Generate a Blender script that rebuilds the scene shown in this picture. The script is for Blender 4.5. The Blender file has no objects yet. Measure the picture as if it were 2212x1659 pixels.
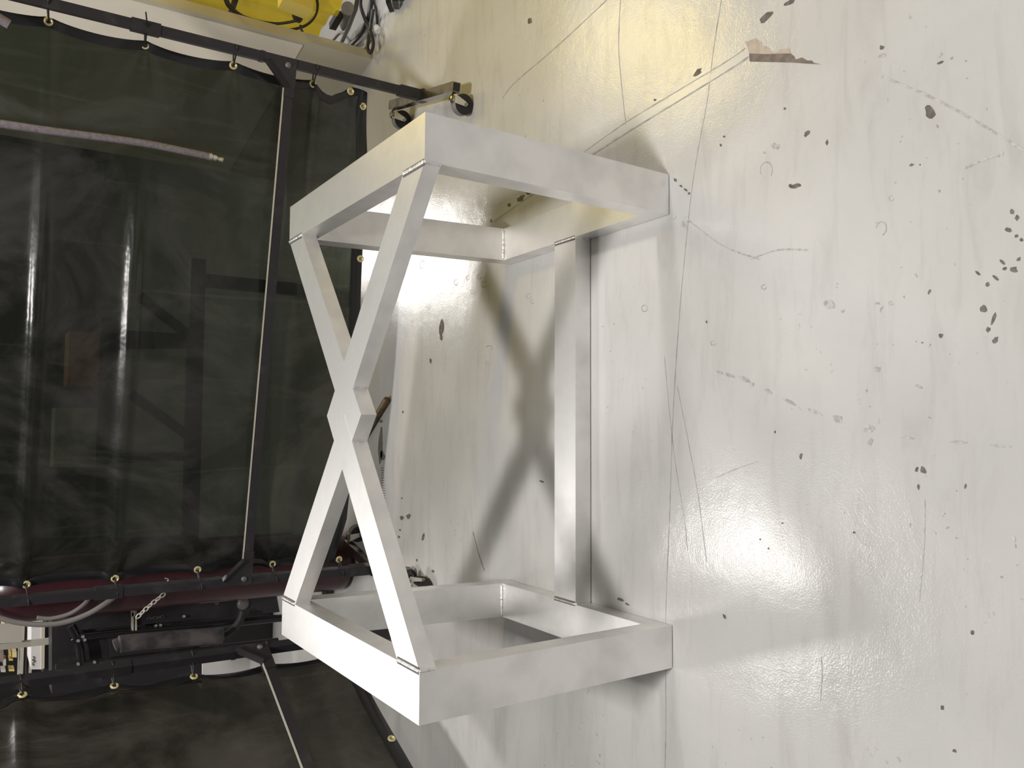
import bpy, bmesh, math, random
from mathutils import Vector, Matrix
random.seed(7)
S = bpy.context.scene
COL = S.collection

# ------------------------------------------------------------------ camera (photo was taken with the phone on its side)
CAM = Vector((-0.04409, -1.89295, 1.45662))
CR = Vector((0.9982139, -0.04791674, 0.03567916))      # right of the upright view
CU = Vector((-0.00387307, 0.54406586, 0.83903357))     # up of the upright view
CF = Vector((0.05961556, 0.83767316, -0.54290852))     # viewing direction
FPX = 1814.47
cd = bpy.data.cameras.new('camera'); cd.sensor_fit = 'HORIZONTAL'; cd.sensor_width = 36.0
cd.lens = 36.0 * FPX / 2212.0; cd.clip_start = 0.02; cd.clip_end = 60
co = bpy.data.objects.new('camera', cd); COL.objects.link(co)
M = Matrix.Identity(4)
for i in range(3):
    M[i][0] = -CU[i]; M[i][1] = CR[i]; M[i][2] = -CF[i]; M[i][3] = CAM[i]
co.matrix_world = M
S.camera = co

# ------------------------------------------------------------------ world, lamps, exposure
S.view_settings.view_transform = 'Standard'; S.view_settings.look = 'None'
S.view_settings.gamma = 1.0; S.view_settings.use_curve_mapping = False
S.view_settings.exposure = 0.0
w = bpy.data.worlds.new('world'); S.world = w; w.use_nodes = True
w.node_tree.nodes['Background'].inputs[0].default_value = (1.0, 0.95, 0.90, 1)
w.node_tree.nodes['Background'].inputs[1].default_value = 0.145

def lamp(name, loc, target, size, energy, color):
    l = bpy.data.lights.new(name, 'AREA'); l.shape = 'RECTANGLE'; l.size, l.size_y = size
    l.energy = energy; l.color = color
    o = bpy.data.objects.new(name, l); COL.objects.link(o); o.location = loc
    o.rotation_euler = (Vector(target) - Vector(loc)).to_track_quat('-Z', 'Y').to_euler()
    return o
WARM = (1.0, 0.965, 0.935)
lamp('shop_lamp_front', (-0.15, -0.95, 4.0), (-0.15, -0.95, 0), (0.42, 0.30), 130, WARM)
lamp('shop_lamp_back', (-1.25, 2.75, 4.0), (-0.7, 1.0, 0), (1.15, 0.70), 72, WARM)
lamp('shop_lamp_rear', (0.9, -4.3, 4.2), (0.2, -0.5, 0), (1.2, 0.4), 24, WARM)
lamp('shop_lamp_right', (3.4, -0.1, 3.3), (0.4, -0.1, 0), (0.35, 0.55), 68, WARM)
lamp('shop_lamp_far', (2.62, 9.2, 4.0), (1.0, 2.0, 0.0), (1.3, 0.7), 130, WARM)
lamp('shop_lamp_beyond_yellow', (3.6, 3.85, 3.9), (2.2, 1.6, 0.5), (0.75, 0.62), 80, WARM)

# ------------------------------------------------------------------ helpers
def ray(x, y):
    return CF + CR * ((829.5 - y) / FPX) - CU * ((x - 1106.0) / FPX)
def fl(x, y, z=0.0):                       # pixel -> point on the horizontal plane at height z
    d = ray(x, y); return CAM + d * ((z - CAM.z) / d.z)
def pl(x, y, n, o):                        # pixel -> point on a plane
    d = ray(x, y); n = Vector(n); return CAM + d * ((Vector(o) - CAM).dot(n) / d.dot(n))

def thing(name, loc, label, cat, group=None, kind=None):
    o = bpy.data.objects.new(name, None); COL.objects.link(o); o.location = loc
    o.empty_display_size = 0.05
    tag(o, label, cat, group, kind); return o
def tag(o, label=None, cat=None, group=None, kind=None):
    if label: o['label'] = label
    if cat: o['category'] = cat
    if group: o['group'] = group
    if kind: o['kind'] = kind
    return o
def origin(o):
    v = Vector((0, 0, 0))
    while o is not None:
        v += o.location; o = o.parent
    return v
def obj(name, bm, mat, parent=None, smooth=False, bevel=0.0, loc=None):
    base = origin(parent) if parent else Vector((0, 0, 0))
    if loc is None: loc = Vector((0, 0, 0)) if parent else None
    me = bpy.data.meshes.new(name)
    if bevel > 0:
        bmesh.ops.bevel(bm, geom=[e for e in bm.edges if e.is_manifold and e.calc_face_angle(0) > 0.5], offset=bevel, segments=2, affect='EDGES', profile=0.6)
    bmesh.ops.recalc_face_normals(bm, faces=bm.faces)
    if parent:
        bmesh.ops.translate(bm, verts=bm.verts, vec=-base)
    else:
        # top-level mesh: origin at its base centre
        xs = [v.co.x for v in bm.verts]; ys = [v.co.y for v in bm.verts]; zs = [v.co.z for v in bm.verts]
        base = Vector(((min(xs)+max(xs))/2, (min(ys)+max(ys))/2, min(zs)))
        bmesh.ops.translate(bm, verts=bm.verts, vec=-base)
    bm.to_mesh(me); bm.free()
    if smooth:
        for p in me.polygons: p.use_smooth = True
        if smooth == 'auto':
            try: me.set_sharp_from_angle(angle=math.radians(40))
            except Exception: pass
    me.materials.append(mat)
    o = bpy.data.objects.new(name, me); COL.objects.link(o)
    if parent: o.parent = parent
    else: o.location = base
    return o
def BM(): return bmesh.new()
def prism(bm, pts_a, pts_b):               # two matching rings of points
    a = [bm.verts.new(p) for p in pts_a]; b = [bm.verts.new(p) for p in pts_b]; n = len(a)
    bm.faces.new(a); bm.faces.new(list(reversed(b)))
    for i in range(n): bm.faces.new((a[i], b[i], b[(i+1) % n], a[(i+1) % n]))
    return bm
def box(bm, c, sx, sy, sz, ax=None, ay=None, az=None):
    c = Vector(c); ax = Vector(ax or (1,0,0)).normalized(); az = Vector(az or (0,0,1)).normalized()
    ay = Vector(ay).normalized() if ay else az.cross(ax).normalized()
    P = lambda i, j, k: c + ax*(sx/2*i) + ay*(sy/2*j) + az*(sz/2*k)
    return prism(bm, [P(-1,-1,-1), P(1,-1,-1), P(1,1,-1), P(-1,1,-1)], [P(-1,-1,1), P(1,-1,1), P(1,1,1), P(-1,1,1)])
def frame_of(d):
    d = d.normalized(); u = d.cross(Vector((0,0,1)))
    if u.length < 1e-3: u = d.cross(Vector((0,1,0)))
    u.normalize(); return u, d.cross(u).normalized()
def beam(bm, a, b, wu, wv, up=None):       # rectangular bar from a to b
    a = Vector(a); b = Vector(b); d = (b-a).normalized()
    if up is not None: u = d.cross(Vector(up)).normalized(); v = u.cross(d).normalized()
    else: u, v = frame_of(d)
    ring = lambda p: [p+u*(i*wu/2)+v*(j*wv/2) for i, j in ((-1,-1),(1,-1),(1,1),(-1,1))]
    return prism(bm, ring(a), ring(b))
def smoothpath(pts, n=6):
    pts = [Vector(p) for p in pts]; out = []
    for i in range(len(pts)-1):
        p0 = pts[max(i-1,0)]; p1 = pts[i]; p2 = pts[i+1]; p3 = pts[min(i+2,len(pts)-1)]
        for k in range(n):
            t = k/n
            out.append(0.5*((2*p1)+(p2-p0)*t+(2*p0-5*p1+4*p2-p3)*t*t+(3*p1-p0-3*p2+p3)*t**3))
    out.append(pts[-1]); return out
def tube(bm, pts, r, seg=10, closed=False):
    pts = [Vector(p) for p in pts]; rings = []; n = len(pts); u = None
    for i, p in enumerate(pts):
        if closed: d = pts[(i+1) % n] - pts[i-1]
        else: d = pts[min(i+1,n-1)] - pts[max(i-1,0)]
        d.normalize()
        if u is None: u, v = frame_of(d)
        else:
            u = (u - d*u.dot(d)).normalized(); v = d.cross(u)
        rr = r[i] if isinstance(r, (list, tuple)) else r
        rings.append([bm.verts.new(p + u*(rr*math.cos(2*math.pi*k/seg)) + v*(rr*math.sin(2*math.pi*k/seg))) for k in range(seg)])
    m = n if closed else n-1
    for i in range(m):
        A = rings[i]; B = rings[(i+1) % n]
        for k in range(seg): bm.faces.new((A[k], A[(k+1)%seg], B[(k+1)%seg], B[k]))
    if not closed:
        bm.faces.new(list(reversed(rings[0]))); bm.faces.new(rings[-1])
    return bm
def cyl(bm, a, b, r, seg=20): return tube(bm, [a, b], r, seg)
def lathe(bm, c, axis, prof, seg=28):      # prof: (distance along axis, radius)
    c = Vector(c); ax = Vector(axis).normalized(); u, v = frame_of(ax); rings = []
    for h, r in prof:
        rings.append([bm.verts.new(c + ax*h + u*(r*math.cos(2*math.pi*k/seg)) + v*(r*math.sin(2*math.pi*k/seg))) for k in range(seg)])
    for i in range(len(rings)-1):
        for k in range(seg): bm.faces.new((rings[i][k], rings[i][(k+1)%seg], rings[i+1][(k+1)%seg], rings[i+1][k]))
    if prof[0][1] > 1e-6 : bm.faces.new(list(reversed(rings[0])))
    if prof[-1][1] > 1e-6: bm.faces.new(rings[-1])
    return bm
def ring(bm, c, axis, R, r, seg=18, s2=8, ez=1.0):
    u, v = frame_of(Vector(axis)); c = Vector(c)
    return tube(bm, [c + u*(R*math.cos(2*math.pi*k/seg)) + v*(R*ez*math.sin(2*math.pi*k/seg)) for k in range(seg)], r, s2, True)

# ------------------------------------------------------------------ materials
def mat(name, color, rough=0.5, metal=0.0, noise=None, bump=None, spec=0.5, rvar=0.0):
    m = bpy.data.materials.new(name); m.use_nodes = True; nt = m.node_tree; b = nt.nodes['Principled BSDF']
    b.inputs['Base Color'].default_value = (*color, 1); b.inputs['Roughness'].default_value = rough
    b.inputs['Metallic'].default_value = metal; b.inputs['Specular IOR Level'].default_value = spec
    tc = nt.nodes.new('ShaderNodeTexCoord')
    if noise:                                # (scale, second colour, low, high)
        n = nt.nodes.new('ShaderNodeTexNoise'); n.inputs['Scale'].default_value = noise[0]; n.inputs['Detail'].default_value = 6
        nt.links.new(tc.outputs['Object'], n.inputs['Vector'])
        r = nt.nodes.new('ShaderNodeValToRGB'); r.color_ramp.elements[0].position = noise[2]; r.color_ramp.elements[1].position = noise[3]
        r.color_ramp.elements[0].color = (*color, 1); r.color_ramp.elements[1].color = (*noise[1], 1)
        nt.links.new(n.outputs['Fac'], r.inputs['Fac']); nt.links.new(r.outputs['Color'], b.inputs['Base Color'])
        if rvar:
            mr = nt.nodes.new('ShaderNodeMapRange'); mr.inputs['To Min'].default_value = rough-rvar; mr.inputs['To Max'].default_value = rough+rvar
            nt.links.new(n.outputs['Fac'], mr.inputs['Value']); nt.links.new(mr.outputs['Result'], b.inputs['Roughness'])
    if bump:                                 # (scale, strength, distance)
        n2 = nt.nodes.new('ShaderNodeTexNoise'); n2.inputs['Scale'].default_value = bump[0]; n2.inputs['Detail'].default_value = 3
        nt.links.new(tc.outputs['Object'], n2.inputs['Vector'])
        bp = nt.nodes.new('ShaderNodeBump'); bp.inputs['Strength'].default_value = bump[1]; bp.inputs['Distance'].default_value = bump[2]
        nt.links.new(n2.outputs['Fac'], bp.inputs['Height']); nt.links.new(bp.outputs['Normal'], b.inputs['Normal'])
    return m

def floor_mat():
    m = bpy.data.materials.new('painted_concrete'); m.use_nodes = True; nt = m.node_tree; b = nt.nodes['Principled BSDF']; N = nt.nodes.new; L = nt.links.new
    tc = N('ShaderNodeTexCoord')
    def noise(scale, detail=5, rough=.55, vec=None, dist=0.0):
        n = N('ShaderNodeTexNoise'); n.inputs['Scale'].default_value = scale; n.inputs['Detail'].default_value = detail
        n.inputs['Roughness'].default_value = rough; n.inputs['Distortion'].default_value = dist
        L(vec or tc.outputs['Object'], n.inputs['Vector']); return n.outputs['Fac']
    def ramp(f, a, ca, c, cc):
        r = N('ShaderNodeValToRGB'); r.color_ramp.elements[0].position = a; r.color_ramp.elements[1].position = c
        r.color_ramp.elements[0].color = (*ca, 1); r.color_ramp.elements[1].color = (*cc, 1); L(f, r.inputs['Fac']); return r.outputs['Color']
    def mix(fac, a, c, mode='MIX'):
        x = N('ShaderNodeMix'); x.data_type = 'RGBA'; x.blend_type = mode
        for sock, val in ((x.inputs[0], fac), (x.inputs[6], a), (x.inputs[7], c)):
            if hasattr(val, 'type') and not isinstance(val, tuple) and not isinstance(val, float): L(val, sock)
            else: sock.default_value = val if isinstance(val, float) else (*val, 1)
        return x.outputs[2]
    base = ramp(noise(1.6, 6, .6), .35, (.43, .425, .412), .65, (.49, .484, .470))
    # scuff marks: stretched noise
    mp = N('ShaderNodeMapping'); mp.inputs['Scale'].default_value = (3.0, 16, 1); mp.inputs['Rotation'].default_value = (0, 0, .5); L(tc.outputs['Object'], mp.inputs['Vector'])
    sc = ramp(noise(1.3, 7, .65, mp.outputs['Vector'], .6), .50, (0, 0, 0), .78, (.42, .42, .42))
    c = mix(sc, base, (.30, .285, .27))
    # pin-head dirt specks
    sp = ramp(noise(62, 2, .5), .715, (0, 0, 0), .75, (.6, .6, .6))
    gate = ramp(noise(2.3, 3), .50, (0, 0, 0), .62, (1, 1, 1))
    c = mix(mix(1.0, sp, gate, 'MULTIPLY'), c, (.16, .145, .13))
    L(c, b.inputs['Base Color'])
    rr = N('ShaderNodeMapRange'); rr.inputs['From Min'].default_value = .3; rr.inputs['From Max'].default_value = .7
    rr.inputs['To Min'].default_value = .13; rr.inputs['To Max'].default_value = .24; L(noise(2.0, 5), rr.inputs['Value']); L(rr.outputs['Result'], b.inputs['Roughness'])
    b.inputs['Specular IOR Level'].default_value = .5
    b1 = N('ShaderNodeBump'); b1.inputs['Strength'].default_value = .16; b1.inputs['Distance'].default_value = .002; L(noise(240, 2), b1.inputs['Height'])
    b2 = N('ShaderNodeBump'); b2.inputs['Strength'].default_value = .14; b2.inputs['Distance'].default_value = .006; L(noise(16, 3), b2.inputs['Height'])
    L(b1.outputs['Normal'], b2.inputs['Normal']); L(b2.outputs['Normal'], b.inputs['Normal'])
    return m

def curtain_mat(name, tint, dust, through, rough=.22):
    m = bpy.data.materials.new(name); m.use_nodes = True; nt = m.node_tree; N = nt.nodes.new; L = nt.links.new
    out = nt.nodes['Material Output']; b = nt.nodes['Principled BSDF']; tc = N('ShaderNodeTexCoord')
    n = N('ShaderNodeTexNoise'); n.inputs['Scale'].default_value = 3.2; n.inputs['Detail'].default_value = 8; n.inputs['Roughness'].default_value = .62; n.inputs['Distortion'].default_value = .8
    mp = N('ShaderNodeMapping'); mp.inputs['Scale'].default_value = (1.0, 1.0, .7); L(tc.outputs['Object'], mp.inputs['Vector']); L(mp.outputs['Vector'], n.inputs['Vector'])
    r = N('ShaderNodeValToRGB'); r.color_ramp.elements[0].position = .42; r.color_ramp.elements[1].position = .80
    r.color_ramp.elements[0].color = (*tint, 1); r.color_ramp.elements[1].color = (*dust, 1); L(n.outputs['Fac'], r.inputs['Fac']); L(r.outputs['Color'], b.inputs['Base Color'])
    mp2 = N('ShaderNodeMapping'); mp2.inputs['Scale'].default_value = (9, 9, .9); L(tc.outputs['Object'], mp2.inputs['Vector'])
    n3 = N('ShaderNodeTexNoise'); n3.inputs['Scale'].default_value = 1.6; n3.inputs['Detail'].default_value = 7; n3.inputs['Distortion'].default_value = 1.4; L(mp2.outputs['Vector'], n3.inputs['Vector'])
    r3 = N('ShaderNodeValToRGB'); r3.color_ramp.elements[0].position = .58; r3.color_ramp.elements[1].position = .88
    r3.color_ramp.elements[0].color = (0, 0, 0, 1); r3.color_ramp.elements[1].color = (.55, .55, .55, 1); L(n3.outputs['Fac'], r3.inputs['Fac'])
    sx = N('ShaderNodeMix'); sx.data_type = 'RGBA'; L(r3.outputs['Color'], sx.inputs[0]); L(r.outputs['Color'], sx.inputs[6]); sx.inputs[7].default_value = (dust[0]*1.1, dust[1]*1.1, dust[2]*1.05, 1)
    L(sx.outputs[2], b.inputs['Base Color'])
    mr = N('ShaderNodeMapRange'); mr.inputs['From Min'].default_value = .3; mr.inputs['From Max'].default_value = .7
    mr.inputs['To Min'].default_value = rough-.08; mr.inputs['To Max'].default_value = rough+.14; L(n.outputs['Fac'], mr.inputs['Value']); L(mr.outputs['Result'], b.inputs['Roughness'])
    n2 = N('ShaderNodeTexNoise'); n2.inputs['Scale'].default_value = 5; n2.inputs['Detail'].default_value = 4; L(tc.outputs['Object'], n2.inputs['Vector'])
    bp = N('ShaderNodeBump'); bp.inputs['Strength'].default_value = .35; bp.inputs['Distance'].default_value = .02; L(n2.outputs['Fac'], bp.inputs['Height']); L(bp.outputs['Normal'], b.inputs['Normal'])
    t = N('ShaderNodeBsdfTransparent'); t.inputs['Color'].default_value = (*through, 1)
    mx = N('ShaderNodeMixShader'); mx.inputs[0].default_value = .5
    L(b.outputs[0], mx.inputs[1]); L(t.outputs[0], mx.inputs[2]); L(mx.outputs[0], out.inputs['Surface'])
    return m

def yellow_mat():
    m = bpy.data.materials.new('yellow_vinyl'); m.use_nodes = True; nt = m.node_tree; N = nt.nodes.new; L = nt.links.new
    out = nt.nodes['Material Output']; b = nt.nodes['Principled BSDF']; tc = N('ShaderNodeTexCoord')
    n = N('ShaderNodeTexNoise'); n.inputs['Scale'].default_value = 2.0; n.inputs['Detail'].default_value = 4
    mp = N('ShaderNodeMapping'); mp.inputs['Scale'].default_value = (1, 6, .35); L(tc.outputs['Object'], mp.inputs['Vector']); L(mp.outputs['Vector'], n.inputs['Vector'])
    r = N('ShaderNodeValToRGB'); r.color_ramp.elements[0].position = .38; r.color_ramp.elements[1].position = .62
    r.color_ramp.elements[0].color = (.52, .36, .015, 1); r.color_ramp.elements[1].color = (.82, .64, .02, 1); L(n.outputs['Fac'], r.inputs['Fac'])
    L(r.outputs['Color'], b.inputs['Base Color']); b.inputs['Roughness'].default_value = .25
    tr = N('ShaderNodeBsdfTranslucent'); L(r.outputs['Color'], tr.inputs['Color'])
    mx = N('ShaderNodeMixShader'); mx.inputs[0].default_value = .22; L(b.outputs[0], mx.inputs[1]); L(tr.outputs[0], mx.inputs[2])
    tp = N('ShaderNodeBsdfTransparent'); tp.inputs['Color'].default_value = (.95, .74, .10, 1)
    m2 = N('ShaderNodeMixShader'); m2.inputs[0].default_value = .5; L(mx.outputs[0], m2.inputs[1]); L(tp.outputs[0], m2.inputs[2]); L(m2.outputs[0], out.inputs['Surface'])
    return m

FLOOR = floor_mat()
ALU = mat('sanded_aluminium', (.92, .91, .895), .42, .88, noise=(8, (.70, .69, .68), .42, .80), bump=(420, .05, .0006), rvar=.09)
WELD = mat('weld_bead', (.86, .85, .83), .34, .8, noise=(60, (.62, .61, .6), .5, .75), bump=(160, .4, .002))
WELDLINE = mat('weld_edge_dark', (.10, .095, .09), .7, .2)  # dark thin lines along the edges of the weld beads
CURT = curtain_mat('dark_green_vinyl', (.018, .020, .016), (.13, .125, .115), (.075, .088, .062))
CURT2 = curtain_mat('dark_olive_vinyl', (.026, .024, .020), (.15, .135, .118), (.07, .07, .056))
HEM = mat('black_hem_vinyl', (.012, .012, .013), .25, 0)
BLK = mat('black_painted_steel', (.022, .020, .023), .42, .1, noise=(14, (.05, .047, .048), .55, .8))
BLKGLOSS = mat('black_gloss', (.012, .012, .014), .2)
RUB = mat('black_rubber', (.016, .015, .015), .6)
TREAD = mat('grey_tread', (.20, .195, .185), .55)
ZINC = mat('zinc_plate', (.78, .76, .70), .28, .9)
CHROME = mat('worn_chrome', (.42, .40, .36), .22, 1.0, noise=(25, (.25, .235, .20), .45, .7))
BRASS = mat('brass', (.74, .65, .36), .38, .55)
DULL = mat('dull_bolt', (.16, .155, .16), .45, .3)
TIE = mat('black_nylon', (.014, .014, .015), .5)
CREAM = mat('cream_paint', (.50, .46, .35), .45, 0, noise=(5, (.42, .385, .29), .5, .8))
WHITEP = mat('white_painted_sheet', (.80, .74, .62), .4, 0, noise=(4, (.72, .66, .55), .5, .8))
GREYL = mat('grey_sticker', (.30, .29, .28), .5)
YEL = yellow_mat()
YBOX = mat('dull_yellow_plastic', (.60, .47, .10), .45)
CABLE = mat('black_cable', (.022, .020, .016), .45)
GCABLE = mat('grey_cable', (.20, .19, .17), .5)
WHPL = mat('white_plastic', (.75, .74, .74), .4)
HOSE = mat('mauve_grey_hose', (.19, .165, .175), .6, 0, noise=(90, (.14, .12, .13), .4, .6))
GHOSE = mat('grey_hose', (.20, .185, .175), .55)
MAROON = mat('maroon_paint', (.055, .012, .018), .28, 0, noise=(8, (.03, .008, .012), .4, .7))
WALLD = mat('grey_partition', (.05, .053, .05), .6, 0, noise=(2, (.03, .032, .03), .4, .7))
CONC = mat('bare_concrete_brown', (.13, .105, .085), .8, 0, noise=(60, (.20, .165, .13), .4, .7))
TAN = mat('bare_concrete_tan', (.42, .36, .29), .8, 0, noise=(60, (.33, .28, .22), .4, .7))
CHIP = mat('floor_chip_dark', (.085, .072, .062), .7, 0, noise=(90, (.16, .14, .12), .4, .7))
SMUDGE = mat('floor_smudge_grey', (.30, .29, .28), .4, 0, noise=(120, (.43, .42, .41), .40, .58))
JOINT = mat('floor_joint_line', (.24, .23, .215), .6, 0, noise=(40, (.40, .39, .37), .35, .65))
SEAL = mat('floor_joint_sealer', (.46, .455, .44), .2)
WOOD = mat('brown_wood', (.20, .125, .045), .5, 0, noise=(30, (.12, .07, .03), .4, .6))
BEIGE = mat('beige_steel', (.46, .43, .37), .45)
WHITE = mat('white_cabinet', (.78, .76, .74), .4)
def plain(name, c, r=.5): return mat(name, c, r)

# ------------------------------------------------------------------ floor and its marks
fb = BM(); box(fb, (0.5, 3.5, -0.06), 14, 17, 0.12)
floor = obj('floor', fb, FLOOR); tag(floor, 'light grey glossy painted concrete workshop floor with chips and scuffs', None, None, 'structure')
wb = BM(); box(wb, (0.5, 11.2, 1.6), 14, 0.1, 3.2)
wall = obj('wall_back', wb, WALLD); tag(wall, 'grey partition wall far behind the welding screens', None, None, 'structure')

def patch(name, pxs, m, z=.0006):
    bm = BM(); vs = [bm.verts.new(fl(x, y, z)) for x, y in pxs]; f = bm.faces.new(vs)
    bmesh.ops.triangulate(bm, faces=[f])
    o = obj(name, bm, m, floor)
    if o.data.polygons and o.data.polygons[0].normal.z < 0: o.data.flip_normals()
    return o
def chip(x, y, a, b, ang=0, m=None):       # irregular flake: half-length a, half-width b in photo pixels
    k = 11; ca, sa = math.cos(math.radians(ang)), math.sin(math.radians(ang)); pts = []
    for i in range(k):
        t = 2*math.pi*i/k; j = random.uniform(.8, 1.15) if max(a, b) > 2.5*min(a, b) else random.uniform(.65, 1.2); px, py = a*j*math.cos(t), b*j*math.sin(t)
        pts.append((x+px*ca-py*sa, y+px*sa+py*ca))
    return patch('paint_chip', pts, m or CHIP)
def strip(name, pxs, wd, m, z=.0005):      # thin line along pixel path, width in metres
    P = smoothpath([fl(x, y, z) for x, y in pxs], 5); bm = BM(); prev = None
    for i, p in enumerate(P):
        d = P[min(i+1, len(P)-1)] - P[max(i-1, 0)]; d.z = 0; d.normalize(); n = Vector((-d.y, d.x, 0))
        ww = wd*(.6+.8*random.random())
        a, b = bm.verts.new(p+n*ww/2), bm.verts.new(p-n*ww/2)
        if prev: bm.faces.new((prev[0], a, b, prev[1]))
        prev = (a, b)
    o = obj(name, bm, m, floor)
    if o.data.polygons[0].normal.z < 0: o.data.flip_normals()
    return o
# sealed control joint running back to the right, with its ridge and broken edge
strip('joint_sealer', [(1655, 90), (1600, 128), (1507, 185), (1420, 235), (1345, 282), (1265, 335), (1190, 385), (1120, 436), (1060, 478), (1000, 520)], .022, SEAL, .0004)
strip('control_joint', [(1618, 122), (1560, 160), (1420, 246), (1350, 289), (1268, 342), (1190, 392), (1125, 437), (1062, 481)], .0035, JOINT, .0008)
strip('control_joint', [(1610, 104), (1560, 138), (1420, 222), (1340, 272), (1262, 328)], .002, JOINT, .0008)
strip('control_joint', [(1310, 0), (1240, 66), (1180, 120), (1110, 180), (1085, 212)], .003, JOINT, .0007)
strip('control_joint', [(1352, 270), (1344, 200), (1336, 100), (1340, 0)], .0022, JOINT, .0007)
strip('floor_crack', [(1558, 0), (1541, 106), (1527, 220), (1499, 374), (1478, 560), (1463, 740), (1452, 930), (1446, 1117), (1438, 1330), (1438, 1560), (1436, 1659)], .0022, JOINT)
strip('floor_scratch', [(1463, 835), (1487, 957), (1507, 1065), (1518, 1150), (1526, 1213)], .0020, JOINT)
strip('floor_scratch', [(1435, 770), (1447, 900), (1460, 1010), (1478, 1120), (1485, 1190)], .0014, JOINT)
strip('floor_scratch', [(1022, 1150), (1032, 1190), (1046, 1232)], .003, CHIP)
strip('floor_scratch', [(1545, 1033), (1590, 1013), (1638, 997)], .0016, JOINT)
strip('floor_scratch', [(1774, 1420), (1776, 1460), (1772, 1515)], .0018, JOINT)
strip('floor_scratch', [(1998, 1080), (1996, 1180), (1985, 1300)], .0018, SMUDGE)
strip('floor_scratch', [(1620, 560), (1680, 540), (1745, 540)], .003, SMUDGE)
strip('floor_smear', [(2083, 362), (2125, 345), (2167, 330)], .005, SMUDGE)
strip('floor_smear', [(1905, 165), (1990, 200), (2060, 235), (2130, 275), (2212, 325)], .004, SMUDGE)
strip('floor_smear', [(1480, 470), (1560, 530), (1640, 560)], .003, SMUDGE)
patch('broken_concrete', [(1400+x*.3671, y*.3671) for x, y in ((572,245),(600,238),(630,223),(650,240),(668,245),(672,268),(700,272),(728,305),(760,308),(775,292),(830,283),(838,312),(852,330),(760,322),(690,318),(595,314))], TAN, .0008)
patch('broken_concrete', [(1400+x*.3671, y*.3671) for x, y in ((594,314),(690,318),(760,316),(838,314),(858,330),(866,350),(905,338),(935,356),(962,356),(975,370),(1020,378),(930,374),(860,368),(700,364),(598,362))], CONC, .001)
for c in ((1706,5,14,5,-30),(1655,37,19,7,-42),(1507,156,12,6,-48),(1415,216,4,3,0),(1905,103,6,5,20),(2009,242,10,16,-20),(1743,289,10,5,-35),(1557,314,3,3,0),
          (1564,295,3,3,0),(1695,235,3,3,0),(1786,308,3,6,0),(1719,402,11,5,-15),(1707,402,4,5,0),(1459,389,5,3,50),(1471,402,4,2,40),(1481,410,5,3,45),(1488,418,3,3,0),
          (2031,135,9,2.5,-25),(1969,356,5,3,-20),(1987,356,2,2,0),(2186,457,6,5,30),(2197,470,5,7,0),(2178,496,7,5,20),(2195,510,4,4,0),(2206,518,5,4,0),
          (2164,565,8,4,40),(2189,582,9,7,20),(2150,600,9,3,40),(2112,590,8,2.5,45),(2133,615,4,6,10),(2170,580,5,4,0),(2200,560,6,4,-30),
          (2124,667,7,10,-20),(2146,688,4,14,20),(2134,712,5,6,0),(2150,735,6,9,20),(2033,725,5,5,0),(2007,630,3,7,20),(1992,740,2,2,0),
          (1730,985,3,8,10),(1994,1015,6,9,-20),(1980,1014,4,5,20),(1984,1052,3,6,0),(1674,933,2,4,0),(2085,1050,2.5,6,20),(1526,695,2,3,0),
          (954,708,6,17,4),(953,728,3,8,0),(822,962,5,38,2),(826,985,6,12,0),(823,910,4,4,0),(868,1119,5,5,0),(882,1115,5,6,30),(864,1145,2,3,0),(862,1160,3,3,0),
          (914,1160,2.5,9,14),(930,779,3,6,0),(870,890,2,3,0),(868,1076,2,2,0),(900,1210,2,4,0),(886,1230,3,3,0),(935,1234,3,3,0),
          (1125,429,10,6,-35),(1142,417,7,5,-45),(1100,443,4,4,-30),(1061,477,2,4,0),(1145,44,5,8,10),(1690,1130,3,2,0),(1565,1332,7,3,60),(2100,1366,5,5,0),
          (2035,1528,4,6,0),(2062,1622,5,4,0),(1642,1165,2,2,0),(1660,1185,2,3,0),(1845,1150,3,3,0),(1340,1295,8,3,20),(1355,1305,5,2,30),(1170,1040,6,3,20)):
    chip(*c)
for c in ((1675,316,9,7,0),(1790,659,12,11,0),(1820,672,5,4,0),(1480,480,9,14,10),(1455,470,5,4,0),(1895,798,9,6,20),(2189,1165,6,7,0),(1895,655,6,3,0),(1985,835,8,4,30),(1650,330,4,3,0),
          (1554,804,8,3,20),(1575,810,12,4,20),(1608,820,14,6,25),(1624,830,6,5,0),(1660,845,9,4,35),(1705,868,16,4,28),(1760,890,18,4,25),(1810,905,12,8,25),(1876,925,14,9,0),(1960,945,16,3,10),
          (2070,955,22,3,4),(2160,963,24,3,4),(1880,955,10,6,-60),(1905,120,9,4,-20)):
    chip(*c, m=SMUDGE)
for i in range(13): chip(826+i*.3, 1011+i*5.4, 4, .9, 12)
def ringmark(x, y, a, b, ang, lo=0, hi=300):
    ca, sa = math.cos(math.radians(ang)), math.sin(math.radians(ang)); pts = []
    for i in range(9):
        t = math.radians(lo+(hi-lo)*i/8); px, py = a*math.cos(t), b*math.sin(t); pts.append((x+px*ca-py*sa, y+px*sa+py*ca))
    strip('bubble_rim', pts, .0022, JOINT)
for q in ((1655,368,13,18,0,150,400),(1903,494,11,15,10,180,420),(1392,666,6,7,0,0,350),(1650,620,5,5,0,0,300),(1540,741,5,5,0,0,300),(1046,614,7,6,20,0,300),(1020,630,4,5,0),(1142,640,5,5,0),(1150,652,4,4,0),
          (1057,752,7,5,10,180,400),(1053,785,4,4,0),(912,572,5,9,8,0,340),(985,610,4,6,0),(1035,598,5,5,0),(1010,600,4,4,0),(1924,655,4,4,0),(1925,428,5,6,0)):
    ringmark(*q)

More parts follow.
